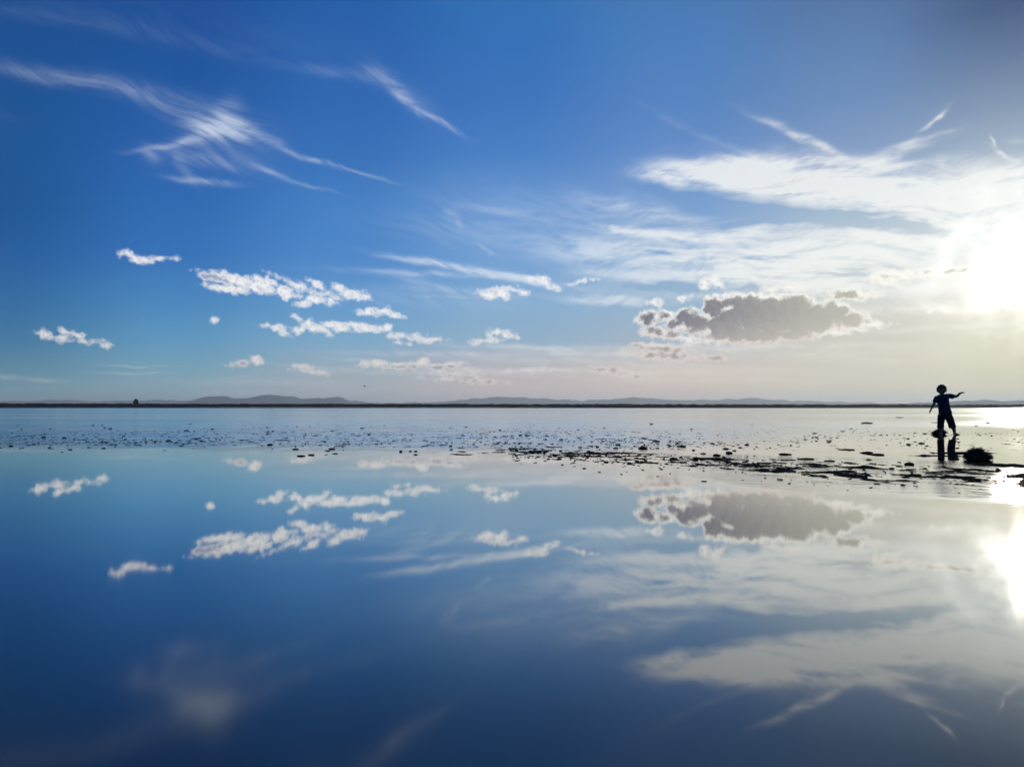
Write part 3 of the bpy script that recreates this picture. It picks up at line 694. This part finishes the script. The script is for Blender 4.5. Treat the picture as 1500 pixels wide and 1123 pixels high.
mc = link('mud_crumbs', mesh_from('mud_crumbs', V0, F0), M_mud); tag(mc, 'fine dark crumbs of mud strewn over the whole wet flat', 'mud crumbs', kind='stuff')

# driftwood
x, y = ground_at(1270, 620.5); k = y/F
bm = bmesh.new(); tube(bm, [(-9*k,0,.3*k),(-5*k,.02,1.0*k),(0,0,1.3*k),(5*k,-.03,1.1*k),(9.5*k,.02,.4*k)], [.5*k,1.0*k,1.1*k,.9*k,.4*k], 10)
for v in bm.verts: v.co += Vector((0,0,mnoise.noise(v.co*14)*.4*k))
dw = bobj('driftwood', bm, M_wood); dw.location = (x, y, 0); tag(dw, 'thin dark driftwood stick lying flat on the bright wet sand left of the child', 'driftwood')

# seaweed heaps
def weed(px, py, wpx, hpx, n, label, seed, lobes):
    x, y = ground_at(px, py); k = y/F; a, hh = wpx/2*k, hpx*k
    root = empty('seaweed_heap', (x, y, wz(x, y))); tag(root, label, 'seaweed')
    rr = random.Random(seed)
    bm = bmesh.new()
    for (ox, oz, ra, rz) in lobes:
        r0 = bmesh.ops.create_icosphere(bm, subdivisions=4, radius=1)
        for v in r0['verts']:
            nn = mnoise.noise(v.co*1.6+Vector((seed+ox*9,0,0)))*.30+mnoise.noise(v.co*5)*.22+mnoise.noise(v.co*12)*.14
            c = v.co*(1+nn)
            v.co = Vector((ox*a+c.x*a*ra, c.y*a*ra*.9, max(oz*hh+c.z*hh*rz, -.01)))
    bobj('weed_mass', bm, M_weed, root)
    bm = bmesh.new()
    for i in range(n):
        t = rr.random()*6.283; ph = math.acos(rr.uniform(-.25, 1)); lb = lobes[rr.randrange(len(lobes))]
        dv = Vector((math.sin(ph)*math.cos(t), math.sin(ph)*math.sin(t), math.cos(ph)))
        p0 = Vector((lb[0]*a+dv.x*a*lb[2], dv.y*a*lb[2]*.9, max(.0, lb[1]*hh+dv.z*hh*lb[3])))
        dd = (dv+Vector((rr.gauss(0,.7), rr.gauss(0,.7), rr.gauss(0,.55)))).normalized()
        L = .17*rr.uniform(.08, .34)*(1.5 if rr.random() < .12 else 1); wv_ = Vector((rr.gauss(0,1), rr.gauss(0,1), rr.gauss(0,1))).cross(dd).normalized()*.17*.02
        p1 = p0+dd*L*.55; p2 = p0+dd*L+Vector((0,0,-L*.25))
        if p2.z < 0: p2.z = .002
        if p1.z < 0: p1.z = .003
        vs = [bm.verts.new(q) for q in (p0-wv_, p0+wv_, p1+wv_, p1-wv_)]; bm.faces.new(vs)
        vt = bm.verts.new(p2); bm.faces.new((vs[3], vs[2], vt))
    o = bobj('fronds', bm, M_weed, root, False)
weed(1432, 673.5, 36, 17.5, 3000, 'big dark bushy seaweed heap on the wet sand at far right, below the child', 5, [(-.30,.42,.48,.42),(.12,.48,.40,.40),(.48,.26,.42,.32),(-.62,.24,.34,.28),(.78,.16,.24,.20),(-.05,.2,.7,.25)])
weed(1376.5, 636.0, 21, 11, 1300, 'small dark seaweed heap beside the child\'s foot', 9, [(.1,.50,.34,.36),(-.3,.28,.34,.28),(.5,.22,.34,.24),(-.7,.12,.28,.16)])

# ---------------------------------------------------------------- air
hz = bpy.data.materials.new('haze'); hz.use_nodes = True; hz.node_tree.nodes.clear(); hh_ = NT(hz.node_tree)
pv = hh_.node('ShaderNodeVolumePrincipled'); pv.inputs['Color'].default_value = (.86,.96,1,1); pv.inputs['Density'].default_value = 1.2e-4; pv.inputs['Anisotropy'].default_value = .35
ho = hh_.node('ShaderNodeOutputMaterial'); hh_.put(ho.inputs['Volume'], pv.outputs[0])
x0, x1, y0, y1, z0, z1 = -9500, 14000, -9500, 13500, -8.5, 122
hv = [(x,y,z) for z in (z0,z1) for x,y in ((x0,y0),(x1,y0),(x1,y1),(x0,y1))]
hb = link('haze', mesh_from('haze', hv, [(0,3,2,1),(4,5,6,7),(0,1,5,4),(1,2,6,5),(2,3,7,6),(3,0,4,7)]), hz, smooth=False); tag(hb, kind='stuff')

# ---------------------------------------------------------------- render
sc.view_settings.view_transform = 'Standard'; sc.view_settings.look = 'None'; sc.view_settings.exposure = 0; sc.view_settings.gamma = 1
sc.render.engine = 'CYCLES'
cy = sc.cycles; cy.use_adaptive_sampling = True; cy.adaptive_threshold = .015; cy.use_denoising = True
cy.max_bounces = 5; cy.diffuse_bounces = 2; cy.glossy_bounces = 3; cy.volume_bounces = 0; cy.caustics_reflective = False; cy.caustics_refractive = False
cy.sample_clamp_indirect = 4
